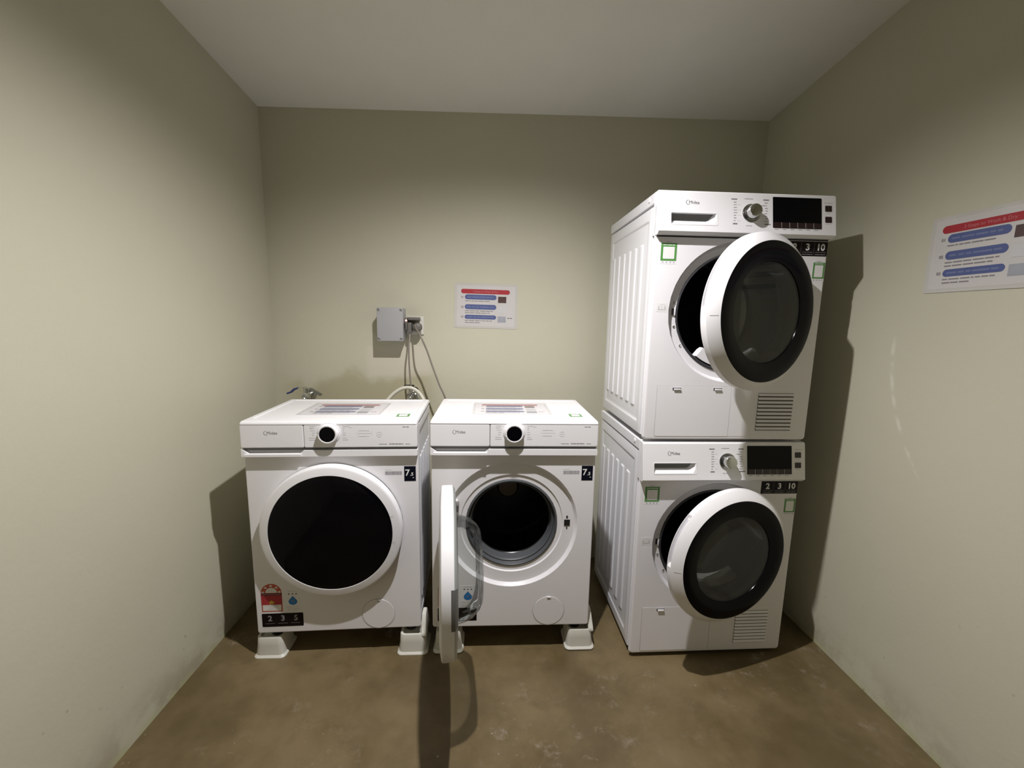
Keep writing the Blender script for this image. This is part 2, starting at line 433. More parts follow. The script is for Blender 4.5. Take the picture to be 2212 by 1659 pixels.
def ribbed(D, H, y0, y1, z0, z1, ribs, rise=.0045, ny=110, nz=44, border=.02, outer=.03, slope=0):
    """pressed steel side sheet lying in the plane x=0, relief towards -x"""
    bm = bmesh.new()
    def s(t): t = max(0, min(1, t)); return t * t * (3 - 2 * t)
    def h(y, z):
        e = min(y - y0, y1 - y, z - z0, z1 - z)
        v = .0018 * s((e - outer * .35) / .006) - 0.0018
        e2 = e - outer
        v -= .003 * s(e2 / .007)
        for a, b, c, d in ribs:
            q = min(y - a, b - y, z - c, d - z)
            v += .0038 * s(q / .005 + .2)
        return .0008 - (v + .0062) + .0052
    def spaced(a, b, n, sharp):
        pts = set(a + (b - a) * k / n for k in range(n + 1))
        for q in sharp:
            for dd in (-.002, .001, .004, .007):
                if a < q + dd < b: pts.add(q + dd)
        return sorted(pts)
    ys = spaced(y0, y1, ny, []); zs = spaced(z0, z1, nz, [z0 + outer, z1 - outer - .008] + [r[2] for r in ribs[:1]] + [r[3] - .005 for r in ribs[:1]])
    G = [[bm.verts.new((h(y, z), y, z)) for z in zs] for y in ys]
    for i in range(len(ys) - 1):
        for j in range(len(zs) - 1): bm.faces.new((G[i][j], G[i][j + 1], G[i + 1][j + 1], G[i + 1][j]))
    # skirts back to the cabinet
    for row in (G[0], G[-1]):
        base = [bm.verts.new((.0070, v.co.y, v.co.z)) for v in row]
        for k in range(len(row) - 1): bm.faces.new((row[k], row[k + 1], base[k + 1], base[k]))
    for j in (0, -1):
        row = [g[j] for g in G]; base = [bm.verts.new((.0070, v.co.y, v.co.z)) for v in row]
        for k in range(len(row) - 1): bm.faces.new((row[k], row[k + 1], base[k + 1], base[k]))
    return bm
def logo(surf, x, z, w, parent, material='print_dark'):
    """crescent swoosh with the maker's name running out of it"""
    r = w * .165; cx, cz = x + r * 1.05, z + r * .62
    n = 28; outp, inn = [], []
    for k in range(n + 1):
        a = R(62 + 268 * k / n); t = math.sin(PI * k / n)
        outp.append((cx + r * 1.05 * math.cos(a), cz + r * math.sin(a)))
        inn.append((cx + (r - w * .026 * t - w * .002) * 1.05 * math.cos(a) + w * .004, cz + (r - w * .026 * t - w * .002) * math.sin(a)))
    polys = [[outp[k], outp[k + 1], inn[k + 1], inn[k]] for k in range(n)]
    polys += text_polys('Midea', x + r * 1.22, z, w * .32, bold=0, sx=1.0)
    return flat('logo', polys, surf, .0004, material, parent)

def carve(o, cutter_bm):
    """cut a solid out of a mesh object and keep the result as its mesh"""
    bmesh.ops.recalc_face_normals(cutter_bm, faces=cutter_bm.faces)
    me = bpy.data.meshes.new('t'); cutter_bm.to_mesh(me); cutter_bm.free()
    c = bpy.data.objects.new('t', me); COL.objects.link(c); c.parent = o.parent
    mods = [(m_.type, m_.name) for m_ in o.modifiers]; o.modifiers.clear()
    md = o.modifiers.new('b', 'BOOLEAN'); md.operation = 'DIFFERENCE'; md.object = c; md.solver = 'EXACT'
    bpy.context.view_layer.update()
    new = bpy.data.meshes.new_from_object(o.evaluated_get(bpy.context.evaluated_depsgraph_get()))
    o.modifiers.clear(); old = o.data; new.name = old.name; o.data = new; bpy.data.meshes.remove(old)
    bpy.data.objects.remove(c); bpy.data.meshes.remove(me)
    b = bmesh.new(); b.from_mesh(o.data); finish(b, 25); b.to_mesh(o.data); b.free()
    md = o.modifiers.new('weighted normals', 'WEIGHTED_NORMAL'); md.keep_sharp = True
def ring_frame(outer, inner, surf, lift=.0009):
    b = bmesh.new()
    O = [b.verts.new(surf(x, z, -.0005)) for x, z in outer]; O2 = [b.verts.new(surf(x, z, lift * .7)) for x, z in outer]
    I2 = [b.verts.new(surf(x, z, lift)) for x, z in inner]; I = [b.verts.new(surf(x, z, -.003)) for x, z in inner]
    n = len(O)
    for A, B in ((O, O2), (O2, I2), (I2, I)):
        for k in range(n): b.faces.new((A[k], A[(k + 1) % n], B[(k + 1) % n], B[k]))
    return b

# ------------------------------------------------------------------ the room
WL, WLs, WR, WRs, WB, WBs, CC, CCs, CCx = -1.057, .0118, 1.3262, -.0023, 2.1105, .0086, 2.2081, -.0998, .0192
YF = -.55
def xl(y): return WL + WLs * y
def xr(y): return WR + WRs * y
def zc(x, y): return CC + CCs * (y - 2) + CCx * x
yl = WB + WBs * xl(2.1); yr = WB + WBs * xr(2.1)
def quadbox(bm, bottom, top):
    A = [bm.verts.new(p) for p in bottom]; B = [bm.verts.new(p) for p in top]
    bm.faces.new(list(reversed(A))); bm.faces.new(B)
    for i in range(4): bm.faces.new((A[i], A[(i + 1) % 4], B[(i + 1) % 4], B[i]))
    return bm
def struct(name, bm, material):
    o = obj(name, bm, material); o['kind'] = 'structure'; return o
T = .12
def wall(name, a, b, out, material):
    """a, b: floor corners of the inner face; OUT: outward offset"""
    bot = [(a[0], a[1], 0), (b[0], b[1], 0), (b[0] + out[0], b[1] + out[1], 0), (a[0] + out[0], a[1] + out[1], 0)]
    top = [(p[0], p[1], zc(p[0], p[1]) + .0) for p in bot]
    return struct(name, quadbox(bmesh.new(), bot, top), material)
wall('wall_left', (xl(YF), YF), (xl(yl), yl), (-T, 0), 'wall_left')
wall('wall_right', (xr(YF), YF), (xr(yr), yr), (T, 0), 'wall_right')
wall('wall_back', (xl(yl) - T, yl - WBs * T), (xr(yr) + T, yr + WBs * T), (0, T), 'wall_back')
DX0, DX1, DZ = -.55, .60, 2.08
def front_piece(x0, x1, z0, top):
    bot = [(x0, YF, z0), (x1, YF, z0), (x1, YF - T, z0), (x0, YF - T, z0)]
    return [bot, [(p[0], p[1], zc(p[0], p[1]) if top is None else top) for p in bot]]
bm = bmesh.new()
quadbox(bm, *front_piece(xl(YF) - T, DX0, 0, None)); quadbox(bm, *front_piece(DX0, DX1, DZ, None)); quadbox(bm, *front_piece(DX1, xr(YF) + T, 0, None))
struct('wall_front', bm, 'wall_left')
fx0, fx1, fy0, fy1 = xl(YF) - T, xr(YF) + T, YF - T, yr + T
struct('floor', bx(fx0, fx1, fy0, fy1, -.1, 0), 'floor')
bot = [(fx0, fy0), (fx1, fy0), (fx1, fy1), (fx0, fy1)]
struct('ceiling', quadbox(bmesh.new(), [(x, y, zc(x, y)) for x, y in bot], [(x, y, zc(x, y) + .1) for x, y in bot]), 'ceiling')

# ceiling lamp just above the top edge of the picture
zl = zc(LAMP.x, LAMP.y)
lamp = thing('ceiling_lamp', 'small round white lamp fixed to the ceiling, its beam lighting the machines', 'lamp', (LAMP.x, LAMP.y, LAMP.z + .006))
lamp_rot = (math.atan(-0.0), 0, 0)
hh = zl - LAMP.z - .006
obj('lamp_housing', lathe(bmesh.new(), [(0, hh + .004), (.05, hh + .004), (.05, .004), (.046, -.001), (.034, -.001), (.03, .012), (.0, .012)], n=48, axis='z'), 'lamp_body', lamp)
obj('lamp_lens', cyl(bmesh.new(), (0, 0, .002), .0165, .008, n=32), 'lamp_glow', lamp)

# ------------------------------------------------------------------ notices
def notice(name, surf, parent, u0, u1, v0, v1):
    """content of the laminated instruction sheet, laid out on a 303 x 218 mm sheet"""
    def U(a): return u0 + (u1 - u0) * a
    def Vv(a): return v0 + (v1 - v0) * a
    def P(polys): return [[(U(a), Vv(b)) for a, b in p] for p in polys]
    asp = (u1 - u0) / (v1 - v0)
    def pill(a0, a1, b0, b1):
        r = (b1 - b0) / 2; pts = []
        for k in range(13):
            t = R(-90 + 180 * k / 12); pts.append((a1 - r / asp + r / asp * math.cos(t), (b0 + b1) / 2 + r * math.sin(t)))
        for k in range(13):
            t = R(90 + 180 * k / 12); pts.append((a0 + r / asp + r / asp * math.cos(t), (b0 + b1) / 2 + r * math.sin(t)))
        return pts
    flat('red_banner', P([pill(.105, .875, .775, .875)]), surf, .0007, 'red', parent)
    def txt(s, x, z, size, align='LEFT', bold=.002):
        return [[(p[0] / asp * 1.0, p[1]) for p in q] for q in text_polys(s, x * asp, z, size, bold, align)]
    flat('banner_lettering', P(txt('3 Steps to Wash & Dry', .49, .806, .060, 'CENTER', .0)), surf, .0010, 'banner_ink', parent)
    for i, (b0, b1, n) in enumerate(((.645, .755, 1), (.425, .535, 2), (.205, .300, 2))):
        flat('blue_bar', P([pill(.165, .665, b0, b1)]), surf, .0007, 'blue_bar', parent)
        flat('bar_lettering', P([[(a, b) for a, b in q] for q in bars(.20, .62, (b0 + b1) / 2, .035, 7 + i)]), surf, .0010, 'blue_bar_lt', parent)
        flat('step_number', P(txt('0%d' % (i + 1), .108, b0 + .03, .055)), surf, .0008, 'print_grey', parent)
        pl = []
        for k in range(n): pl += bars(.17, (.56, .61, .60, .43)[i + (k if i == 2 else 0)] - (.03 if k and i == 1 else 0), b0 - .035 - .045 * k, .022, 30 + i * 3 + k)
        flat('fine_print', P(pl), surf, .0008, 'print_grey', parent)
    flat('printed_photo', P([rect(.69, .82, .585, .725)]), surf, .0008, 'photo_dark', parent)
    flat('printed_photo', P([rect(.69, .82, .36, .50)]), surf, .0008, 'photo_pale', parent)
    flat('printed_photo', P([rect(.69, .82, .145, .28)]), surf, .0008, 'photo_grey', parent)
    flat('caption', P(bars(.845, .92, .245, .02, 3)), surf, .0008, 'print_dark', parent)

def wall_notice(label, origin, xdir_angle, w, h, wave=.0):
    t = thing('wall_notice', label, 'notice', origin, xdir_angle)
    pts = rrect_pts(0, w, 0, h, .008, 4, 1)
    obj('laminated_sheet', prism(pts, -.0006, -.0001), 'laminate', t)
    flat('paper_sheet', [rect(.012, w - .012, .01, h - .01)], front(0), .0009, 'paper_sheet', t)
    notice('n', front(-.0006), t, 0, w, 0, h)
    return t
M['lit_lid_paper'] = mat('printed_paper_lit', (0.80, 0.78, 0.79), 0.3, coat=.3)  # same paper as on the walls, stronger light put into the colour
M['lit_lid_laminate'] = mat('laminate_lit', (0.72, 0.705, 0.70), 0.25, coat=.3)  # same laminate, paler to carry the light falling on the machine tops
M['film'] = clear_mat('laminate_glare_film', (0.97, 0.97, 0.97), haze=.14, fog=(0.80, 0.78, 0.78))  # laminate layer whose white haze stands in for glare
M['paper_sheet'] = mat('printed_paper_dim', (0.60, 0.575, 0.555), 0.3, coat=.5)  # wall copy of the paper, the dimmer light there put into its colour
a_back = math.atan(WBs)
wall_notice('laminated washing instructions with a red banner on the back wall above the washing machines', (-.171, WB + WBs * -.171 - .0008, 1.223), a_back, .306, .213).rotation_euler = (0, R(.7), a_back)
a_r = -PI / 2 + math.atan(-WRs) * -1
tr_ = wall_notice('laminated washing instructions with a red banner on the right wall, cut by the picture edge', (xr(1.262) - .0008, 1.262, 1.366), -PI / 2, .306, .216)

# ------------------------------------------------------------------ washing machines
WX = .595
def washer(label, loc, rz, open_deg):
    t = thing('washing_machine', label, 'washing machine', loc, rz, 'front loading washing machines on plastic stands')
    H, D = .809, .40
    cx, cz = .2935, .410
    rec = [(.2445, 0), (.2425, .0020), (.2352, .0115), (.2325, .0130), (.1920, .0135), (.1900, .0155), (.1880, .0175), (.172, .018), (.170, .021), (.170, .06)]
    obj('cabinet', shell(cx, cz, WX, D, H - .012, rec, edge=.005), 'white', t, wn=True)
    ribs = [(.055 + .052 * k, .085 + .052 * k, .09, .66) for k in range(6)]
    for s in (0, 1):
        o = obj('side_panel', ribbed(D, H, .012, D - .006, .012, H - .025, ribs), 'white_side', t)
        if s: o.location = (WX, 0, 0); o.scale = (-1, 1, 1)
    # worktop with a raised lip round a shallow panel
    bm = bmesh.new()
    lp = []
    for ins, z, fr_ in ((.0005, H - .0125, .0005), (0, H - .0115, 0), (0, H - .009, 0), (.0012, H - .0045, .0015), (.0035, H - .0012, .0045), (.007, H, .010), (.022, H, .045), (.025, H - .0025, .048)):
        lp.append([bm.verts.new((x, y, z)) for x, y in rrect_pts(ins, WX - ins, -.0168 + fr_, D - ins, .006, 3)])
    n = len(lp[0])
    for A, B in zip(lp, lp[1:]):
        for i in range(n): bm.faces.new((A[i], A[(i + 1) % n], B[(i + 1) % n], B[i]))
    bm.faces.new(lp[-1]); bm.faces.new(list(reversed(lp[0])))
    obj('worktop', bm, 'plastic', t, wn=True)
    # fascia
    fy = -.0165
    def slab(x0, x1, z0, z1, rl=.004, rr=.004):
        b = bmesh.new()
        prof = []
        L_ = []
        for ins, y in ((0, .03), (0, fy + .004), (.0012, fy + .0012), (.004, fy)):
            L_.append([b.verts.new((x, y, z)) for x, z in rrect_pts(x0 + ins, x1 - ins, z0 + ins, z1 - ins, .005, 4)])
        k = len(L_[0])
        for A, B in zip(L_, L_[1:]):
            for i in range(k): b.faces.new((A[i], A[(i + 1) % k], B[(i + 1) % k], B[i]))
        b.faces.new(L_[-1]); b.faces.new(list(reversed(L_[0]))); return b
    obj('control_panel', slab(.2096, WX, .7150, .7970), 'plastic', t, wn=True)
    dr = obj('detergent_drawer', slab(.0, .2090, .7150, .7970), 'plastic', t, wn=True)
    # grip shelf under the drawer: strip with a scoop cut in its upper edge
    top = [(WX, .7058), (.2065, .7058), (.192, .6945), (.0235, .6945), (.0015, .7110), (.0, .7110)]
    strip = [(0.0, .6838), (.0, .6838)] and [(.003, .6838), (WX - .003, .6838), (WX, .6868), (WX, .7058 - .002), (WX - .002, .7058)] + top[1:] + [(.0, .6868)]
    b = prism(strip, fy + .0005, .0)
    obj('lower_trim', b, 'plastic', t)
    obj('grip_ledge', prism([(.0, 0)] and rect(.012, .200, .6850, .6935), fy - .0045, fy + .001), 'plastic', dr)
    obj('grip_recess', bx(.003, .207, -.003, .0005, .690, .7155), 'grey_in', dr, label='grey shadowed finger grip under the drawer front')
    obj('trim_groove', bx(.003, WX - .003, -.005, .0, .7045, .7165), 'pocket_grey', t)
    # knob
    kc = (.2945, .767)
    obj('knob_collar', lathe(bmesh.new(), [(.0395, .001), (.0395, -.0008), (.0370, -.0025), (.034, -.0015), (.0, -.0015)], (kc[0], fy, kc[1]), 64), 'plastic', t)
    kn = obj('program_knob', lathe(bmesh.new(), [(.0345, -.001), (.0335, -.016), (.0322, -.0195), (.0300, -.0205), (.0270, -.0200), (.0262, -.0190), (.0, -.0190)], (kc[0], fy, kc[1]), 72), 'plastic', t)
    obj('knob_face', lathe(bmesh.new(), [(.0262, -.0188), (.0262, -.0198), (.0, -.0202)], (kc[0], fy, kc[1]), 56), 'black_gloss', kn, label='glossy black disc on the knob')
    ka = R(168 if not open_deg else 205)
    d = Vector((math.cos(ka), 0, math.sin(ka))); pz = Vector((-d.z, 0, d.x))
    pc = Vector((kc[0], fy - .0208, kc[1]))
    obj('knob_pointer', (lambda b: (b.faces.new([b.verts.new(pc + d * a + pz * c) for a, c in ((.0275, -.0006), (.0318, -.0006), (.0318, .0006), (.0275, .0006))]), b)[1])(bmesh.new()), 'print_dark', kn)
    # printing on the fascia
    S = front(fy)
    logo(S, .0785, .7635, .0465, t, 'print_grey')
    pl = []
    for k, z in enumerate((.7910, .7840, .776, .768, .760, .750, .743)):
        w = (.020, .020, .012, .006, .007, .023, .023)[k]
        pl += bars(.251 - w - (.006 if k in (2, 3, 4) else 0), .251 - (0 if k > 4 else .002), z, .0026, k + 1)
        w2 = (.022, .007, .008, .009, .010, .012, .018)[k]
        pl += bars(.341, .341 + w2, z, .0026, k + 11)
    pl += bars(.363, .372, .7875, .0024, 51)
    flat('program_print', pl, S, .0004, 'print_light', t)
    pl = bars(.3955, .432, .7755, .0024, 61) + bars(.3955, .432, .7555, .0024, 62) + [rect(.3935, .437, .7653, .7661)]
    pl += [rect(.3905, .3912, .757, .775), rect(.4385, .4392, .757, .775)]
    flat('display_print', pl, S, .0004, 'print_light', t)
    flat('start_button_ring', [[(.4645 + r1 * math.cos(R(a)), .7615 + r1 * math.sin(R(a))) for r1, a in ((.0092, k), (.0092, k + 10), (.0083, k + 10), (.0083, k))] for k in range(0, 360, 10)] + bars(.4605, .4690, .7615, .0024, 5), S, .0004, 'print_light', t)
    flat('model_print', bars(.545, .566, .7885, .0034, 71), S, .0004, 'print_grey', t)
    flat('feature_print', bars(.462, .492, .727, .0022, 72) + bars(.498, .548, .7275, .0036, 73) + bars(.554, .570, .727, .0022, 74), S, .0004, 'print_grey', t)
    # labels on the front sheet
    S = front(0)
    c = obj('capacity_label', prism(rect(.5445, .5855, .5835, .6395), -.0004, .0), 'label_navy', t, label='navy label reading 7.5')
    flat_each('label_figure', [text_polys('7', .5475, .6045, .033, .0006), text_polys('.5', .5655, .6045, .0165, .0004)], S, .0008, 'label_white', c)
    flat('label_fine_print', bars(.574, .581, .5965, .003, 3), S, .0008, 'label_white', c)
    pl = []; x = .477; rnd = random.Random(8)
    while x < .535:
        w = rnd.uniform(.0005, .0016); pl.append(rect(x, x + w, .6075, .621)); x += w + rnd.uniform(.0004, .0009)
    flat('serial_barcode', pl, S, .0003, 'print_grey', t)
    flat('serial_print', bars(.478, .500, .6265, .0022, 33), S, .0003, 'print_light', t)
    # star rating label
    ex0, ex1, ez0, ez1 = .0215, .0945, .0875, .1985
    ecx = (ex0 + ex1) / 2; er = (ex1 - ex0) / 2
    arch = [(ex0, ez0), (ex1, ez0), (ex1, ez1 - er)] + circ(ecx, ez1 - er, er, 20, 0, 180) + [(ex0, ez1 - er)]
    e = obj('energy_label', prism(arch, -.0004, 0), 'brick_red', t, label='red arched energy rating label with stars')
    flat('label_window', [circ(ecx, ez1 - er + .001, er * .56, 16, 0, 180)], S, .0007, 'paper', e)
    flat('window_print', bars(ecx - .010, ecx + .010, ez1 - er + .009, .0022, 4), S, .0010, 'print_light', e)
    flat_each('white_star', [[star(ecx + er * .79 * math.cos(R(a)), ez1 - er + er * .79 * math.sin(R(a)), .0062)] for a in (8, 49, 90, 131, 172)], S, .0007, 'paper', e)
    flat('dark_red_band', [rect(ex0, ex1, ez1 - er - .010, ez1 - er)], S, .0007, mat('dark_red_print', (.16, .012, .02), .4) if 'drb' not in M else M['drb'], e)
    flat('band_lettering', bars(ex0 + .006, ex1 - .006, ez1 - er - .005, .003, 9), S, .0010, 'label_dim', e)
    flat('red_band', [rect(ex0, ex1, ez0 + .028, ez1 - er - .010)], S, .0007, 'red', e)
    flat('gold_star', [star(ecx, ez0 + .038, .0105)], S, .0010, 'gold', e)
    flat('label_panel', [rect(ex0 + .004, ex1 - .004, ez0 + .004, ez0 + .0275)], S, .0007, 'paper', e)
    flat('panel_print', sum([bars(ecx - w, ecx + w, ez0 + z, .0022, 5 + k) for k, (w, z) in enumerate(((.024, .0235), (.008, .019), (.012, .014), (.020, .0095)))], []), S, .0010, 'print_light', e)
    wl = obj('water_label', prism(rect(.1055, .158, .0845, .172), -.0003, 0), 'white', t, label='small water rating label with a blue drop')
    drop = [(.1325, .148)] + [(.1325 + .0155 * math.cos(R(a)), .1255 + .0135 * math.sin(R(a))) for a in range(40, -221, -15)]
    flat('blue_drop', [drop], S, .0006, 'blue_drop', wl)
    flat('drop_glint', [rect(.1265, .138, .1255, .1305)], S, .0009, 'blue_bar_lt', wl)
    flat_each('black_star', [[star(.1325 + q, .1565, .0035)] for q in (-.013, 0, .013)], S, .0006, 'print_dark', wl)
    flat('rating_print', bars(.1175, .1485, .1665, .0028, 6) + bars(.108, .156, .104, .0035, 7) + bars(.112, .156, .096, .0035, 8) + bars(.110, .152, .089, .003, 9), S, .0006, 'print_light', wl)
    c = obj('warranty_label', prism(rrect_pts(.0195, .1660, .0265, .0800, .003, 3), -.0005, 0), 'label_black', t, label='black label reading 2 3 5')
    flat_each('label_figure', [text_polys(q, x, .0505, .030, .0007, 'CENTER', 1.0) for q, x in (('2', .048), ('3', .0935), ('5', .14))], S, .0009, 'label_dim', c)
    flat('label_fine_print', bars(.030, .064, .0400, .0022, 1) + bars(.076, .110, .0400, .0022, 2) + bars(.122, .156, .0400, .0022, 4), S, .0009, 'print_grey', c)
    # round filter door
    fcx, fcz, fr = .4395, .0635, .0605
    bm = lathe(bmesh.new(), [(fr + .0012, -.0001), (fr, -.0006), (fr - .0008, .001), (fr - .0016, -.0006), (fr - .0024, -.0013), (0, -.0013)], (fcx, 0, fcz), 72)
    fo = obj('filter_cover', bm, 'white', t)
    flat('filter_seam', [[(fcx + r1 * math.cos(R(a)), fcz + r1 * math.sin(R(a))) for r1, a in ((fr + .0009, k), (fr + .0009, k + 5), (fr - .0005, k + 5), (fr - .0005, k))] for k in range(0, 360, 5)], S, .0005, 'grey_in', fo)
    flat('filter_notch', [[(fcx - .0085, fcz + fr - .002), (fcx + .0085, fcz + fr - .002), (fcx + .003, fcz + fr - .012), (fcx - .003, fcz + fr - .012)]], S, .0016, 'grey_in', fo)
    obj('filter_tab', bx(fcx - .007, fcx + .007, -.0042, -.001, fcz + fr - .0055, fcz + fr - .002), 'plastic', fo)
    # gasket and drum
    obj('door_gasket', lathe(bmesh.new(), [(.1705, .019), (.1690, .0145), (.1650, .0135), (.1625, .017), (.1610, .027), (.1585, .030), (.1560, .0275), (.1535, .0285), (.1505, .036), (.148, .054), (.1455, .063), (.149, .068), (.154, .078), (.154, .082)], (cx, 0, cz), 96), 'rubber', t, ang=50)
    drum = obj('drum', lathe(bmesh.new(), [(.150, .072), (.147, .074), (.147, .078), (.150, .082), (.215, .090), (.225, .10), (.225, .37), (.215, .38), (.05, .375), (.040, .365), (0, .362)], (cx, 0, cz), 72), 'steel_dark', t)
    obj('drum_lip', lathe(bmesh.new(), [(.1545, .070), (.1485, .069), (.1465, .072), (.1475, .078), (.153, .082)], (cx, 0, cz), 96), 'chrome', drum, label='bright steel rim of the drum')
    obj('drum_hub', lathe(bmesh.new(), [(.042, .3640), (.036, .3610), (0, .3600)], (cx, 0, cz), 32), 'hub', drum)
    for k in range(3):
        a = R(-80 + 120 * k)
        b = bmesh.new(); n_ = 10
        L1 = []
        for q in range(n_ + 1):
            y = .11 + .22 * q / n_; hgt = .05 * math.sin(PI * (.12 + .80 * q / n_))
            L1.append([(.224, a - .16, y), (.224 - hgt * .8, a - .05, y), (.224 - hgt, a, y), (.224 - hgt * .8, a + .05, y), (.224, a + .16, y)])
        VV = [[b.verts.new((cx + r * math.cos(g), y, cz + r * math.sin(g))) for r, g, y in row] for row in L1]
        for A, B in zip(VV, VV[1:]):
            for i in range(4): b.faces.new((A[i], A[i + 1], B[i + 1], B[i]))
        b.faces.new(VV[0]); b.faces.new(VV[-1])
        obj('drum_paddle', b, 'rubber_dark', drum)
    # door latch in the sheet
    obj('latch_slot', bx(.4895, .5110, .0115, .0131, .402, .4255), 'black', t)
    flat_each('latch_slot', [[rect(.4965, .5035, .430, .441)], [rect(.4975, .5025, .388, .398)]], front(.0131), .0004, 'print_dark', t)
    # feet
    for x in (.05, WX - .043):
        for y in (.05, D - .05):
            obj('foot', lathe(bmesh.new(), [(0, -.034), (.019, -.034), (.021, -.031), (.021, -.020), (.012, -.016), (.012, .001), (0, .001)], (x, y, 0), 24, axis='z'), 'black', t)
    # door, built shut: hinge line at the origin, circle centre at +x
    Rd = .2445
    px, py = (cx - Rd, -.0) if not open_deg else (.080, -.020)
    prof = [(.170, -.005), (.2440, -.005), (.2445, -.0055), (.2445, -.0340), (.2435, -.0370), (.2410, -.0390), (.2370, -.0402), (.2135, -.0440), (.2125, -.041), (.170, -.039)]
    ring = obj('door', lathe(bmesh.new(), prof, (Rd, 0, 0), 128, close=True), 'plastic', t, (px, py, cz), (0, 0, -R(open_deg)), ang=26)
    obj('door_cover_glass', lathe(bmesh.new(), [(0, -.0480), (.10, -.0470), (.19, -.0445), (.2095, -.0433), (.2127, -.0420), (.2127, -.0400), (0, -.0400)], (Rd, 0, 0), 96), 'black_gloss', ring, label='glossy black round glass of the door')
    # join of the grip on the right of the ring
    for a in (-10, 16):
        flat('grip_seam', [[(Rd + r1 * math.cos(R(a + q)), r1 * math.sin(R(a + q))) for r1, q in ((.2145, -.12), (.2270, -.12), (.2270, .12), (.2145, .12))]], front(-.0442), .0006, 'print_grey', ring)
    obj('inner_trim', lathe(bmesh.new(), [(.2442, -.0055), (.2434, -.0030), (.2330, .0025), (.2200, .0040), (.172, .0070), (.162, .0050), (.158, -.004), (.2442, -.0070)], (Rd, 0, 0), 96), 'trim_grey', ring, label='grey inner rim of the door')
    obj('door_bowl', lathe(bmesh.new(), [(.158, .003), (.154, .010), (.149, .030), (.141, .050), (.122, .071), (.106, .080), (.07, .083), (0, .082)], (Rd, 0, 0), 72), 'glass', ring, label='clear glass bowl on the inside of the door', ang=40)
    if open_deg:
        obj('grip_cutout', lathe(bmesh.new(), [(.2449, -.0130), (.2452, -.0060), (.2444, -.0025), (.2345, .0025), (.2300, .0040), (.2300, .0010), (.2430, -.0130)], (Rd, 0, 0), 14, R(-6), R(19), close=True), 'pocket_grey', ring)
        for z in (.066,):
            hb = bmesh.new(); box(hb, .080, .100, -.030, .0075, cz + z, cz + z + .026, .003)
            obj('hinge', hb, 'screw', t)
        obj('hinge_plate', bx(.068, .094, .007, .0132, cz - .085, cz + .095, bev=.001), 'plastic', t)
    return t

def stand(label, loc, wall_side, w=.116, d=.118):
    """plastic raiser: flared block with a pocket for the foot and, on some, a side wall"""
    bm = bmesh.new()
    hz = .0775
    L_ = []
    for ins, z in ((0, 0), (0, .003), (.006, .010), (.0095, .045), (.011, hz - .003), (.0125, hz)):
        L_.append([bm.verts.new((x, y, z)) for x, y in rrect_pts(ins, w - ins, ins, d - ins, .018, 4)])
    L_.append([bm.verts.new((x, y, hz)) for x, y in rrect_pts(.019, w - .019, .019, d - .019, .014, 4)])
    L_.append([bm.verts.new((x, y, .064)) for x, y in rrect_pts(.021, w - .021, .021, d - .021, .013, 4)])
    n = len(L_[0])
    for A, B in zip(L_, L_[1:]):
        for i in range(n): bm.faces.new((A[i], A[(i + 1) % n], B[(i + 1) % n], B[i]))
    bm.faces.new(L_[-1]); bm.faces.new(list(reversed(L_[0])))
    t = thing('machine_stand', label, 'stand', loc, 0, 'white plastic raisers under the washing machines')
    obj('stand_block', bm, 'stand', t)
    if wall_side:
        b = bmesh.new()
        # side wall profile in (y, z), flush with the block's outer face
        pf = [(.0115, .068), (.0125, .0785), (.020, .088), (.030, .108), (.040, .132), (.048, .140), (.082, .140), (.092, .130), (d - .014, .084), (d - .014, .068)]
        A = [b.verts.new((w - .0050 - (z - .07) * .09, y, z)) for y, z in pf]
        B = [b.verts.new((w - .0255, y, z)) for y, z in pf]
        b.faces.new(A); b.faces.new(list(reversed(B)))
        for i in range(len(pf)): b.faces.new((A[i], B[i], B[(i + 1) % len(pf)], A[(i + 1) % len(pf)]))
        bmesh.ops.bevel(b, geom=list(b.edges), offset=.002, segments=2, affect='EDGES')
        obj('stand_side_wall', b, 'stand', t)
    else:
        obj('stand_back_wall', bx(.016, w - .016, d - .030, d - .014, .070, .0945, bev=.002), 'stand', t)
    return t

WLOC = (-.8441, 1.4686, .0992); WROT = .0303
WLOC2 = (-.2029, 1.4745, .105); WROT2 = -.0042
w1 = washer('white front-loading washing machine at the left wall, door shut', WLOC, WROT, 0)
w2 = washer('white front-loading washing machine in the middle, door swung wide open to the left', WLOC2, WROT2, 84)
stand('white plastic raiser under the front left corner of the left washing machine', (-.866, 1.462, 0), False)
stand('white plastic raiser under the front right corner of the left washing machine', (-.338, 1.462, 0), True)
stand('white plastic raiser half hidden behind the open door of the middle washing machine', (-.203, 1.462, .004), False)
stand('white plastic raiser under the front right corner of the middle washing machine', (.305, 1.464, .004), True)

def machine_point(loc, rz, x, y, z):
    return Vector((loc[0] + x * math.cos(rz) - y * math.sin(rz), loc[1] + x * math.sin(rz) + y * math.cos(rz), loc[2] + z))
def top_sheet(label, loc, rz, u0=.141, v0=.09, w=.304, h=.222):
    p = machine_point(loc, rz, u0, v0, .8066)
    t = thing('lid_notice', label, 'notice', p, rz, None)
    obj('laminated_sheet', (lambda b: ([setattr(v, 'co', Vector((v.co.x, v.co.z, -v.co.y))) for v in b.verts], b)[1])(prism(rrect_pts(0, w, 0, h, .008, 4), -.0006, 0)), 'lit_lid_laminate', t)
    flat('paper_sheet', [rect(.010, w - .010, .009, h - .009)], topside(0), .0009, 'lit_lid_paper', t)
    notice('n', topside(.0006), t, 0, w, 0, h)
    flat('glare_film', [rect(0, w, 0, h)], topside(0), .0024, 'film', t)  # top layer of the laminate, glare painted as white haze over the print
    return t
top_sheet('laminated instruction sheet lying on top of the left washing machine', WLOC, WROT)
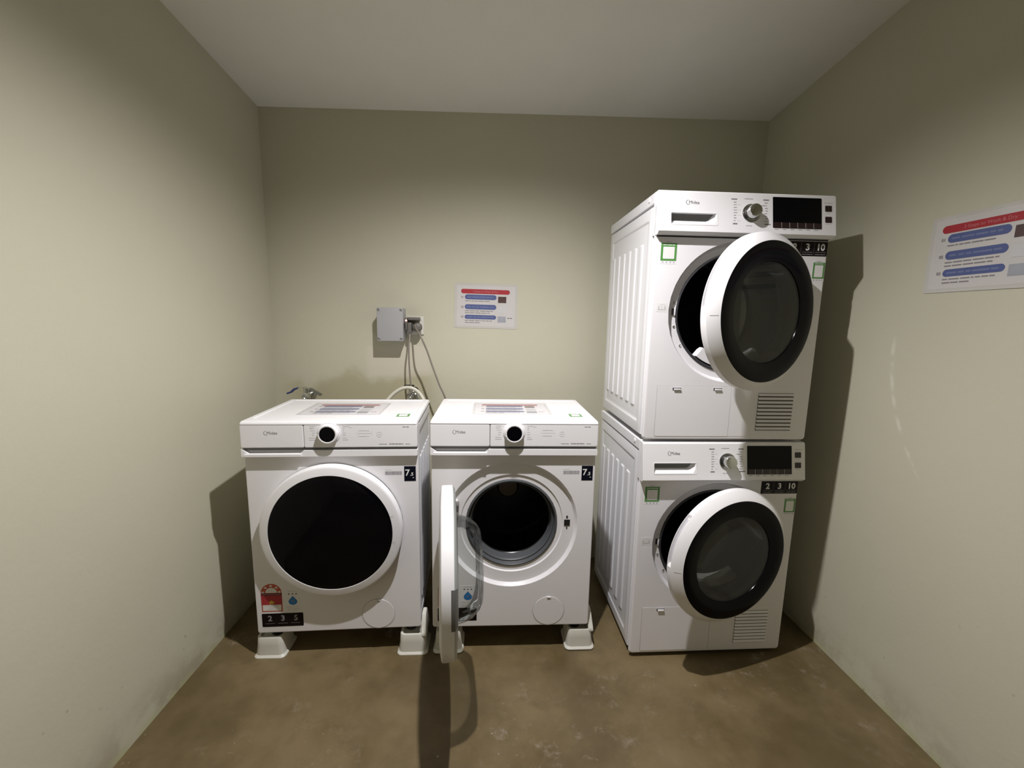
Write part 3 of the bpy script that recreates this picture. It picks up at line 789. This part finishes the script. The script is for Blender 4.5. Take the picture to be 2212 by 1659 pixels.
top_sheet('laminated instruction sheet lying on top of the middle washing machine', WLOC2, WROT2)
for lb, L_, rz in (('small green-framed sticker on top of the left washing machine', WLOC, WROT), ('small green-framed sticker on top of the middle washing machine', WLOC2, WROT2)):
    p = machine_point(L_, rz, .508, .064, .8066)
    t = thing('lid_sticker', lb, 'sticker', p, rz)
    obj('sticker_border', (lambda b: ([setattr(v, 'co', Vector((v.co.x, v.co.z, -v.co.y))) for v in b.verts], b)[1])(prism(rect(0, .046, 0, .046), -.0005, 0)), 'green', t)
    flat('sticker_panel', [rect(.007, .039, .006, .036)], topside(0), .0008, 'paper', t)
    flat('sticker_print', bars(.007, .039, .0405, .003, 2), topside(0), .0008, 'paper', t)

# ------------------------------------------------------------------ tumble dryers
def dryer(label, loc, rz, open_deg, hx, foot_h, group='stacked tumble dryers'):
    t = thing('tumble_dryer', label, 'dryer', loc, rz, group)
    H, D = .8322, .5388
    cx, cz = .2975, .443
    HB = .797
    rec = [(.2370, 0), (.2345, .0025), (.2290, .0180), (.2265, .0205), (.2040, .0205), (.2030, .024), (.2030, .05)]
    obj('cabinet', shell(cx, cz, WX, D, HB, rec, edge=.0075), 'white', t, wn=True)
    ribs = [(.115 + .068 * k, .150 + .068 * k, .10, .68) for k in range(6)]
    for s in (0, 1):
        o = obj('side_panel', ribbed(D, H, .030, D - .006, .012, HB - .008, ribs, outer=.038), 'white_side', t)
        if s: o.location = (WX, 0, 0); o.scale = (-1, 1, 1)
    # lid
    bm = bx(-.0008, WX + .0008, .028, D, HB, H, bev=.003)
    lid = obj('worktop', bm, 'white_side', t, wn=True)
    for s in (-1, 1):
        obj('lid_plug', lathe(bmesh.new(), [(.0085, 0), (.0085, .0012), (.007, .0024), (0, .0026)] if s > 0 else [(.0085, 0), (.0085, -.0012), (.007, -.0024), (0, -.0026)], (WX + .0008 if s > 0 else -.0008, .075, H - .014), 24, axis='x'), 'plastic', lid)
    # sloping fascia
    def fy(z): return -.004 - .024 * (H - z) / .1405
    zb = H - .1405
    def S(x, z, l): return Vector((x, fy(z) - l, z))
    bm = bmesh.new()
    prof = [(.030, zb + .002), (-.004, zb), (-.0150, zb), (-.0262, zb + .0095), (fy(zb + .0125) , zb + .0125), (fy(H - .005), H - .005), (-.001, H - .0005), (.030, H)]
    L_ = []
    for x, s in ((.0, .985), (.0008, .996), (.003, 1.0), (.006, 1.0), (WX - .006, 1.0), (WX - .003, 1.0), (WX - .0008, .996), (WX, .985)):
        zm = (zb + H) / 2
        L_.append([bm.verts.new((x, .030 + (y - .030) * (s if s < 1 else 1), zm + (z - zm) * (s ** .3))) for y, z in prof])
    for A, B in zip(L_, L_[1:]):
        for i in range(len(prof)): bm.faces.new((A[i], A[(i + 1) % len(prof)], B[(i + 1) % len(prof)], B[i]))
    bm.faces.new(L_[0]); bm.faces.new(list(reversed(L_[-1])))
    pan = obj('control_panel', bm, 'plastic', t, wn=True)
    obj('panel_gap', bx(.006, WX - .006, -.0015, .002, zb - .0045, zb + .001), 'seam', t)
    # tank handle: raised frame round a scoop with a slanting right end
    x0, x1, z0, z1 = .0400, .1930, .7225, .7605
    # real pocket cut into the fascia, bottom and right end sloping towards the back
    cb = bmesh.new()
    fr = [(x0, z0 + .002), (x1 - .002, z0 + .002), (x1, z0 + .006), (x1, z1), (x0, z1)]
    bk = [(x0, z0 + .0155), (x1 - .030, z0 + .0155), (x1 - .022, z0 + .0185), (x1 - .006, z1), (x0, z1)]
    A = [cb.verts.new((x, -.040, z + (z - (z0 + .0155)) * .0 - (.0 if z > z0 + .01 else .0135))) for x, z in fr]
    Bm = [cb.verts.new((x, -.0005, z)) for x, z in bk]
    cb.faces.new(A); cb.faces.new(list(reversed(Bm)))
    for i in range(5): cb.faces.new((A[i], Bm[i], Bm[(i + 1) % 5], A[(i + 1) % 5]))
    carve(pan, cb)
    g = obj('tank_handle', prism([(x0, z0 + .0155), (x1 - .030, z0 + .0155), (x1 - .022, z0 + .0185), (x1 - .006, z1), (x0, z1)], -.0012, -.0004), 'pocket_grey', t, label='dark back wall of the water tank grip')
    obj('handle_rim', (lambda b: b)(ring_frame(rrect_pts(x0 - .0022, x1 + .0018, z0 - .0012, z1 + .0028, .004, 4), rrect_pts(x0 + .0002, x1 - .0002, z0 + .0022, z1 - .0002, .003, 4), S)), 'plastic', g)
    logo(S, .0890, .7895, .0460, t)
    # dial
    kx, kz = .3065, .7655
    ky = fy(kz)
    tilt = math.atan(.024 / .1405)
    dc = obj('dial_collar', lathe(bmesh.new(), [(.0300, 0.0), (.0300, -.0016), (.0278, -.0022), (.0262, -.0008), (0, -.0008)], (0, 0, 0), 64), 'chrome', t, (kx, ky, kz), (-tilt, 0, 0), ang=60)
    di = obj('program_dial', lathe(bmesh.new(), [(.0250, 0), (.0250, -.004), (.0215, -.006), (.0212, -.024), (.0200, -.0275), (.0175, -.0285), (0, -.0285)], (0, 0, 0), 64), 'chrome', t, (kx, ky, kz), (-tilt, 0, 0))
    obj('dial_groove', lathe(bmesh.new(), [(.0262, -.0004), (.0255, -.003), (.0222, -.0062)], (0, 0, 0), 64), 'black', dc)
    pl = []
    for k in range(9):
        z = .7995 - .0085 * k
        pl += bars(.2475, .2475 + (.010, .009, .010, .010, .011, .011, .009, .008, .013)[k], z, .0026, k)
        pl += bars(.3600 - (.009, .020, .008, .006, .009, .007, .007, .010, .008)[k], .3600 + .002, z, .0026, k + 20)
        if k in (1, 3, 5, 7): pl += [rect(.260, .2705, z - .0002, z + .0002), rect(.341, .351, z - .0002, z + .0002)]
    flat('program_print', pl, S, .0004, 'print_grey', t)
    flat_each('program_group_mark', [[q] for q in (rect(.2395, .2590, .8075, .8112), rect(.3465, .3660, .8075, .8112), rect(.2440, .2600, .7280, .7315), rect(.3500, .3710, .7290, .7325))], S, .0004, 'print_grey', t)
    flat('program_print', bars(.284, .312, .8115, .0024, 1) + bars(.289, .311, .7245, .0020, 2), S, .0004, 'print_grey', t)
    # display with touch keys
    ds = obj('display', prism(rrect_pts(.3790, .5440, .7205, .8205, .002, 2), 0.0, -.0010, mapf=lambda c: S(c.x, c.z, -c.y + .0003)), 'black_gloss', t)
    for k in range(6):
        a = .3803 + .0272 * k
        flat('touch_key', [rect(a + .0008, a + .0262, .7215, .7385)], S, .0016, 'touch_key', ds)
    for k in range(1, 6): flat('key_divider', [rect(.3799 + .0272 * k, .3809 + .0272 * k, .7215, .7385)], S, .0018, 'print_light', ds)
    flat('key_print', sum([bars(.3850 + .0268 * k, .3850 + .0268 * k + .013, .7160, .0022, k) for k in range(6)], []), S, .0004, 'print_grey', t)
    for z in (.7880, .7520):
        bt = obj('touch_button', prism(rrect_pts(.5570, .5790, z - .0095, z + .0095, .0015, 2), 0.0, -.0010, mapf=lambda c: S(c.x, c.z, -c.y + .0003)), 'touch_key', t)
    flat('button_print', bars(.559, .577, .7728, .002, 3) + bars(.559, .577, .7375, .002, 4) + bars(.554, .582, .8065, .003, 5), S, .0004, 'print_light', t)
    # opening: gasket, drum, filter, latch
    obj('door_gasket', lathe(bmesh.new(), [(.2035, .020), (.2020, .0165), (.1985, .0155), (.1950, .019), (.1925, .030), (.190, .036), (.190, .052)], (cx, 0, cz), 96), 'rubber_dark', t, ang=50)
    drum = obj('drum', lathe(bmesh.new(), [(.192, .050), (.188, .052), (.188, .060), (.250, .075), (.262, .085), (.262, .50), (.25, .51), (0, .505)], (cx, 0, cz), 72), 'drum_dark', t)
    b = bmesh.new()
    lathe(b, [(.188, .024), (.188, .060), (.160, .060), (.150, .052), (.150, .030), (.156, .024)], (cx, 0, cz), 30, R(-128), R(-52), close=True)
    obj('lint_filter', b, 'plastic', t, label='white lint filter cover at the foot of the opening')
    obj('drum_badge', bx(cx - .012, cx + .012, .500, .504, cz - .010, cz + .016, bev=.001), 'chrome', drum)
    obj('latch_slot', bx(cx - .2165, cx - .2085, .0165, .0192, cz - .008, cz + .014), 'black', t)
    obj('latch_striker', bx(cx - .2100, cx - .2050, .0155, .0200, cz - .010, cz + .014, bev=.0008), 'plastic', t)
    for a in (171, 193, 212):
        obj('screw', lathe(bmesh.new(), [(.0042, .002), (.0040, -.0008), (.0025, -.0018), (.001, -.0004), (0, -.0004)], (cx + .2115 * math.cos(R(a)), .0195, cz + .2115 * math.sin(R(a))), 16), 'chrome', t)
    # base flap, its latches and the vent side
    Sf = front(0)
    fl = obj('access_flap', prism(rrect_pts(.0415, .3055, .0135, .1925, .004, 3), -.0012, 0), 'white', t)
    flat('flap_seam', [rect(.0400, .0416, .0135, .1920), rect(.0415, .3070, .1922, .1936), rect(.3054, .3064, .0135, .1920)], Sf, .0004, 'grey_in', t)
    for x in (.110, .2555):
        if True:
            la = obj('flap_latch', bx(x - .0150, x + .0150, -.0016, .0, .1772, .1862), 'black', fl)
            obj('latch_tab', bx(x - .0115, x + .0128, -.0062, -.0012, .1786, .1838, bev=.0008), 'plastic', t)
    vp = obj('vent_panel', prism([(.3075, .0135), (.5490, .0135), (.5490, .1925), (.3075, .1925)], -.0008, 0), 'white', t)
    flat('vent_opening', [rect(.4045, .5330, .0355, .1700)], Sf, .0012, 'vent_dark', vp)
    for k in range(10):
        z = .1640 - .01345 * k
        b = bmesh.new()
        pf = [(-.0010, z + .0045), (-.0048, z - .0015), (-.0052, z - .0035), (-.0042, z - .0040), (-.0010, z + .0010)]
        A = [b.verts.new((.4050, y, q)) for y, q in pf]; B = [b.verts.new((.5325, y, q)) for y, q in pf]
        b.faces.new(A); b.faces.new(list(reversed(B)))
        for i in range(5): b.faces.new((A[i], B[i], B[(i + 1) % 5], A[(i + 1) % 5]))
        obj('vent_slat', b, 'white', vp)
    # stickers
    c = obj('warranty_label', prism(rrect_pts(.4520, .5900, .6380, .6855, .002, 2), -.0005, 0), 'label_black', t, label='black label reading 2 3 10')
    flat_each('label_figure', [text_polys(q, x, .6570, .0300, .0009, 'CENTER') for q, x in (('2', .4765), ('3', .5215), ('10', .5665))], Sf, .0009, 'label_white', c)
    flat('label_divider', [rect(.4980, .4986, .641, .683), rect(.5435, .5441, .641, .683)], Sf, .0009, 'print_grey', c)
    flat('label_fine_print', sum([bars(a, a + .036, .6505, .0018, 3) + bars(a, a + .036, .6435, .0030, 4) for a in (.4585, .5035, .5490)], []), Sf, .0009, 'label_dim', c)
    for (a0, a1, b0, b1) in ((.0210, .0745, .6110, .6675), (.5480, .5890, .5650, .6180)):
        pp = obj('scan_sticker', prism(rect(a0 - .001, a1 + .001, b0 - .010, b1 + .006), -.0003, 0), 'white', t)
        flat('sticker_border', [rect(a0, a1, b0, b1)], Sf, .0006, 'green', pp)
        w_ = a1 - a0
        flat('sticker_panel', [rrect_pts(a0 + w_ * .14, a1 - w_ * .14, b0 + w_ * .12, b1 - w_ * .22, .002, 2)], Sf, .0009, 'paper', pp)
        flat('sticker_lettering', bars(a0 + w_ * .12, a1 - w_ * .12, b1 - w_ * .11, .0030, 2), Sf, .0009, 'paper', pp)
        flat('sticker_caption', [rect(a0 + w_ * q, a0 + w_ * q + .004, b0 - .0060, b0 - .0035) for q in (.12, .36, .60, .82)] + bars((a0 + a1) / 2 - .010, (a0 + a1) / 2 + .008, b1 + .0035, .002, 1), Sf, .0006, 'print_grey', pp)
    mb = obj('manual_symbol', prism(rrect_pts(.0190, .0560, .4440, .4735, .001, 2), -.0003, 0), 'paper', t)
    flat('symbol_print', [[(.0235, .4500), (.0375, .4500), (.0375, .4690), (.0300, .4700), (.0290, .4660), (.0235, .4580)], [(.0375, .4500), (.0515, .4500), (.0515, .4580), (.0460, .4660), (.0450, .4700), (.0375, .4690)]], Sf, .0005, 'print_light', mb)
    flat_each('symbol_page', [[rect(.0295, .0368, .4520, .4680)], [rect(.0382, .0455, .4520, .4680)]], Sf, .0008, 'paper', mb)
    for x in (.06, WX - .06):
        for y in (.06, D - .06):
            obj('foot', cyl(bmesh.new(), (x, y, -foot_h), .022, foot_h + .001, 'z', 24, .0015), 'black', t)
    # door: hinge line at the origin, circle centre at -x
    Rd = .2447
    prof = [(.190, .008), (.222, .008), (.234, .000), (.2447, -.0105), (.2447, -.0122), (.2447, -.0130), (.2447, -.0275), (.2447, -.0283), (.2447, -.0300), (.2435, -.0318), (.2175, -.0545), (.2155, -.0555), (.2145, -.052), (.190, -.048)]
    rb = lathe(bmesh.new(), prof, (-Rd, 0, 0), 144, close=True)
    for v in rb.verts:
        dx, dz = v.co.x + Rd, v.co.z
        rr, aa = math.hypot(dx, dz), math.degrees(math.atan2(dz, dx)) % 360
        if rr > .2440 and 137 < aa < 178 and -.0280 < v.co.y < -.0125:
            k_ = (rr - .0085) / rr; v.co.x = -Rd + dx * k_; v.co.z = dz * k_
    ring = obj('door', rb, 'plastic', t, (hx, 0, cz), (0, 0, R(open_deg)), ang=22)
    obj('door_glass_ring', lathe(bmesh.new(), [(.2150, -.0525), (.2145, -.0555), (.2080, -.0575), (.180, -.0550), (.1565, -.0500), (.1545, -.0450), (.1545, -.040), (.2150, -.048)], (-Rd, 0, 0), 96, close=True), 'black_ring', ring, label='black glass ring round the window', ang=50)
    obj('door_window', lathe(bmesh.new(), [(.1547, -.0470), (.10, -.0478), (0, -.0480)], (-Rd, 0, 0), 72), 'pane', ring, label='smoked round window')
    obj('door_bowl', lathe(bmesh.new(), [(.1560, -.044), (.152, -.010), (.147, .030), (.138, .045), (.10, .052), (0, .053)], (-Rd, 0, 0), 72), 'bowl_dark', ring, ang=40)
    obj('inner_trim', lathe(bmesh.new(), [(.221, .008), (.215, .014), (.162, .017), (.153, .012)], (-Rd, 0, 0), 96), 'plastic_matt', ring)
    # grip cut in the rim, upper left
    obj('grip_recess', lathe(bmesh.new(), [(.2364, -.0128), (.2366, -.0277)], (-Rd, 0, 0), 24, R(138.5), R(176.5)), 'grip_grey', ring, label='grey grip recess in the rim of the door')
    a = 183
    flat('grip_seam', [[(-Rd + r1 * math.cos(R(a + q)), r1 * math.sin(R(a + q))) for r1, q in ((.2200, -.14), (.2380, -.14), (.2380, .14), (.2200, .14))]], lambda x, z, l: Vector((x, -.0545 + (math.hypot(x + Rd, z) - .2175) * .873 - l, z)), .0004, 'print_grey', ring)
    obj('hinge', bx(hx - .002, hx + .020, -.004, .018, cz - .045, cz + .045, bev=.002), 'plastic', t)
    return t
M['touch_key'] = mat('touch_key_glass', (0.022, 0.010, 0.010), 0.2)
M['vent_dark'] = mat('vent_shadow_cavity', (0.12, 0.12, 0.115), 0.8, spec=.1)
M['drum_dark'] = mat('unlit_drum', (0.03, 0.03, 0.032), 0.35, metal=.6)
M['bowl_dark'] = clear_mat('bowl_glass', (0.55, 0.56, 0.52), haze=.18)
M['grip_grey'] = mat('grip_grey', (0.52, 0.51, 0.54), 0.35)
dryer('white tumble dryer standing on the floor, under the other dryer, door ajar', (.543, 1.4255, .015), .0077, 13.9, .534, .015)
dryer('white tumble dryer stacked on top of the other dryer, door ajar', (.5415, 1.4264, .856), -.0014, 22.1, .5256, .0086)

# ------------------------------------------------------------------ wall fittings
def yb(x): return WB + WBs * x
t = thing('junction_box', 'grey plastic junction box screwed to the back wall beside the socket', 'junction box', (-.4600, yb(-.46), 1.158), a_back)
DB = .088
obj('box_base', bx(-.058, .058, -DB + .018, -.0, 0, .152, bev=.004), 'box_grey', t)
b = bx(-.060, .060, -DB, -DB + .020, -.001, .153, bev=.004)
obj('box_lid', b, 'box_lid', t)
obj('lid_seam', bx(-.0585, .0585, -DB + .0195, -DB + .0215, .0005, .1515), 'seam', t)
for x in (-.051, .051):
    for z in (.010, .142):
        obj('lid_screw', lathe(bmesh.new(), [(.0060, .001), (.0060, -.0012), (.0045, -.0022), (.0015, -.0010), (0, -.0010)], (x, -DB, z), 20), 'screw', t)
# socket with rocker switch
t = thing('wall_socket', 'white switched wall socket on the back wall right of the grey box', 'socket', (-.352, yb(-.352), 1.230), a_back)
M['socket_white'] = mat('socket_white', (0.66, 0.64, 0.57), 0.4)
obj('socket_plate', bx(-.046, .036, -.009, 0, -.043, .043, bev=.002), 'socket_white', t)
sw = obj('rocker_switch', bx(.006, .026, -.0125, -.008, -.018, .024, bev=.0015), 'socket_white', t)
flat('switch_seam', [rect(.0265, .0275, -.019, .025), rect(.0055, .0275, .025, .0262)], front(-.009), .0003, 'print_grey', t)
# plug adapter with its lamp, and the two plugs
ad = thing('plug_adapter', 'dark grey plug adapter with a glowing pink neon, pushed into the wall socket', 'adapter', (-.3760, yb(-.376) - .009, 1.235), a_back)
obj('adapter_body', bx(-.016, .026, -.030, 0, -.030, .034, bev=.004), 'plug', ad)
obj('adapter_shelf', bx(-.006, .046, -.052, -.004, .020, .034, bev=.003), 'plug', ad)
obj('neon', lathe(bmesh.new(), [(.0042, 0), (.0038, -.003), (0, -.0045)], (-.013, -.060, .018), 16), 'red_glow', ad, label='small glowing pink neon')
obj('neon_mount', bx(-.018, -.008, -.060, -.028, -.026, .026, bev=.003), 'plug', ad)
p1 = thing('power_plug', 'grey plug whose cable hangs straight down the back wall', 'plug', (-.3720, yb(-.372) - .062, 1.222), a_back, 'plugs and cables beside the grey box')
obj('plug_body', bx(-.010, .008, -.012, .022, -.028, .022, bev=.005), 'plug', p1)
obj('cable', tube([(-.001, -.002, -.026), (.0, -.016, -.055), (-.001, -.035, -.10), (.0, -.04, -.17), (.006, -.045, -.26), (.012, -.05, -.33), (.014, -.04, -.42)], .0038), 'cable', p1)
p2 = thing('power_plug', 'round-backed grey plug whose cable slants down behind the middle washing machine', 'plug', (-.3430, yb(-.35) - .040, 1.232), a_back, 'plugs and cables beside the grey box')
obj('plug_body', lathe(bmesh.new(), [(0, .001), (.020, .001), (.0215, -.004), (.0215, -.022), (.018, -.032), (.011, -.036), (0, -.037)], (.004, .0, -.010), 32), 'plug', p2, label='round grey plug body')
obj('cable', tube([(-.004, -.034, .0), (.006, -.060, -.018), (.034, -.118, -.049), (.061, -.118, -.111), (.085, -.118, -.182), (.115, -.118, -.266), (.142, -.118, -.330), (.160, -.105, -.42)], .0040), 'cable', p2)

# taps and hoses
def lever_tap(label, loc, hang):
    t = thing('wall_tap', label, 'tap', loc, a_back)
    back = yb(loc[0]) - loc[1]
    obj('tap_body', lathe(bmesh.new(), [(.0, back), (.026, back), (.026, back - .006), (.012, back - .010), (.012, .014), (.017, .010), (.017, -.016), (.0, -.018)], n=28), 'chrome', t)
    obj('tap_stem', cyl(bmesh.new(), (0, -.002, .010), .0095, .030, 'z', 20, .001), 'chrome', t)
    obj('tap_spout', tube([(0, -.010, 0), (0, -.024, -.012), (0, -.030, -.040), (0, -.030, -.075)], .0115, 16), 'chrome', t)
    obj('hose_nut', lathe(bmesh.new(), [(.0, -.10), (.0155, -.10), (.0165, -.095), (.0165, -.078), (.0150, -.072), (0, -.072)], (0, -.030, 0), 8, axis='z'), 'hose', t)
    return t
t = lever_tap('chrome wall tap with a blue lever showing behind the left washing machine', (-.862, 2.035, .892), 0)
bm = prism([(-.090, .000), (-.078, -.006), (-.050, .012), (-.022, .034), (.022, .040), (.022, .033), (-.008, .027), (-.030, .012), (-.046, .004)], -.012, .008) if False else bmesh.new()
def strap(path, w, th, y=0):
    """flat bent bar following (x, z) points"""
    b = bmesh.new(); L_ = []
    for i, (x, z) in enumerate(path):
        a = path[max(i - 1, 0)]; c = path[min(i + 1, len(path) - 1)]
        d = Vector((c[0] - a[0], c[1] - a[1])).normalized(); nx, nz = -d.y * th / 2, d.x * th / 2
        L_.append([b.verts.new(p) for p in ((x + nx, y - w / 2, z + nz), (x + nx, y + w / 2, z + nz), (x - nx, y + w / 2, z - nz), (x - nx, y - w / 2, z - nz))])
    for A, B in zip(L_, L_[1:]):
        for i in range(4): b.faces.new((A[i], A[(i + 1) % 4], B[(i + 1) % 4], B[i]))
    b.faces.new(L_[0]); b.faces.new(list(reversed(L_[-1])))
    return b
obj('lever_arm', strap([(.020, .034), (.0, .041), (-.020, .040), (-.036, .036)], .014, .004, -.002), 'chrome', t)
obj('lever_grip', strap([(-.034, .037), (-.050, .033), (-.066, .018), (-.084, .012)], .018, .008, -.002), 'blue_lever', t, label='blue coated lever end')
obj('aerator_arm', strap([(.016, .034), (.040, .020), (.068, .004)], .020, .009, .004), 'screw', t)
t2 = lever_tap('chrome wall tap with a black lever under the grey cable', (-.367, 2.010, .905), 0)
obj('lever_arm', strap([(.016, .044), (.0, .046), (-.030, .044)], .016, .006, -.002), 'black', t2)
obj('side_branch', tube([(0, .0, .006), (.020, -.004, .004), (.030, -.006, -.012), (.032, -.006, -.05)], .0105, 14), 'chrome', t2)
h = obj('inlet_hose', tube([(-.500, 1.915, .80), (-.478, 1.935, .865), (-.440, 1.955, .915), (-.395, 1.960, .944), (-.350, 1.960, .944), (-.312, 1.955, .915), (-.285, 1.935, .862), (-.272, 1.915, .80)], .0085, 14), 'hose')
tag(h, 'pale grey water hose arching up behind the left washing machine, under the hanging cable', 'hose')
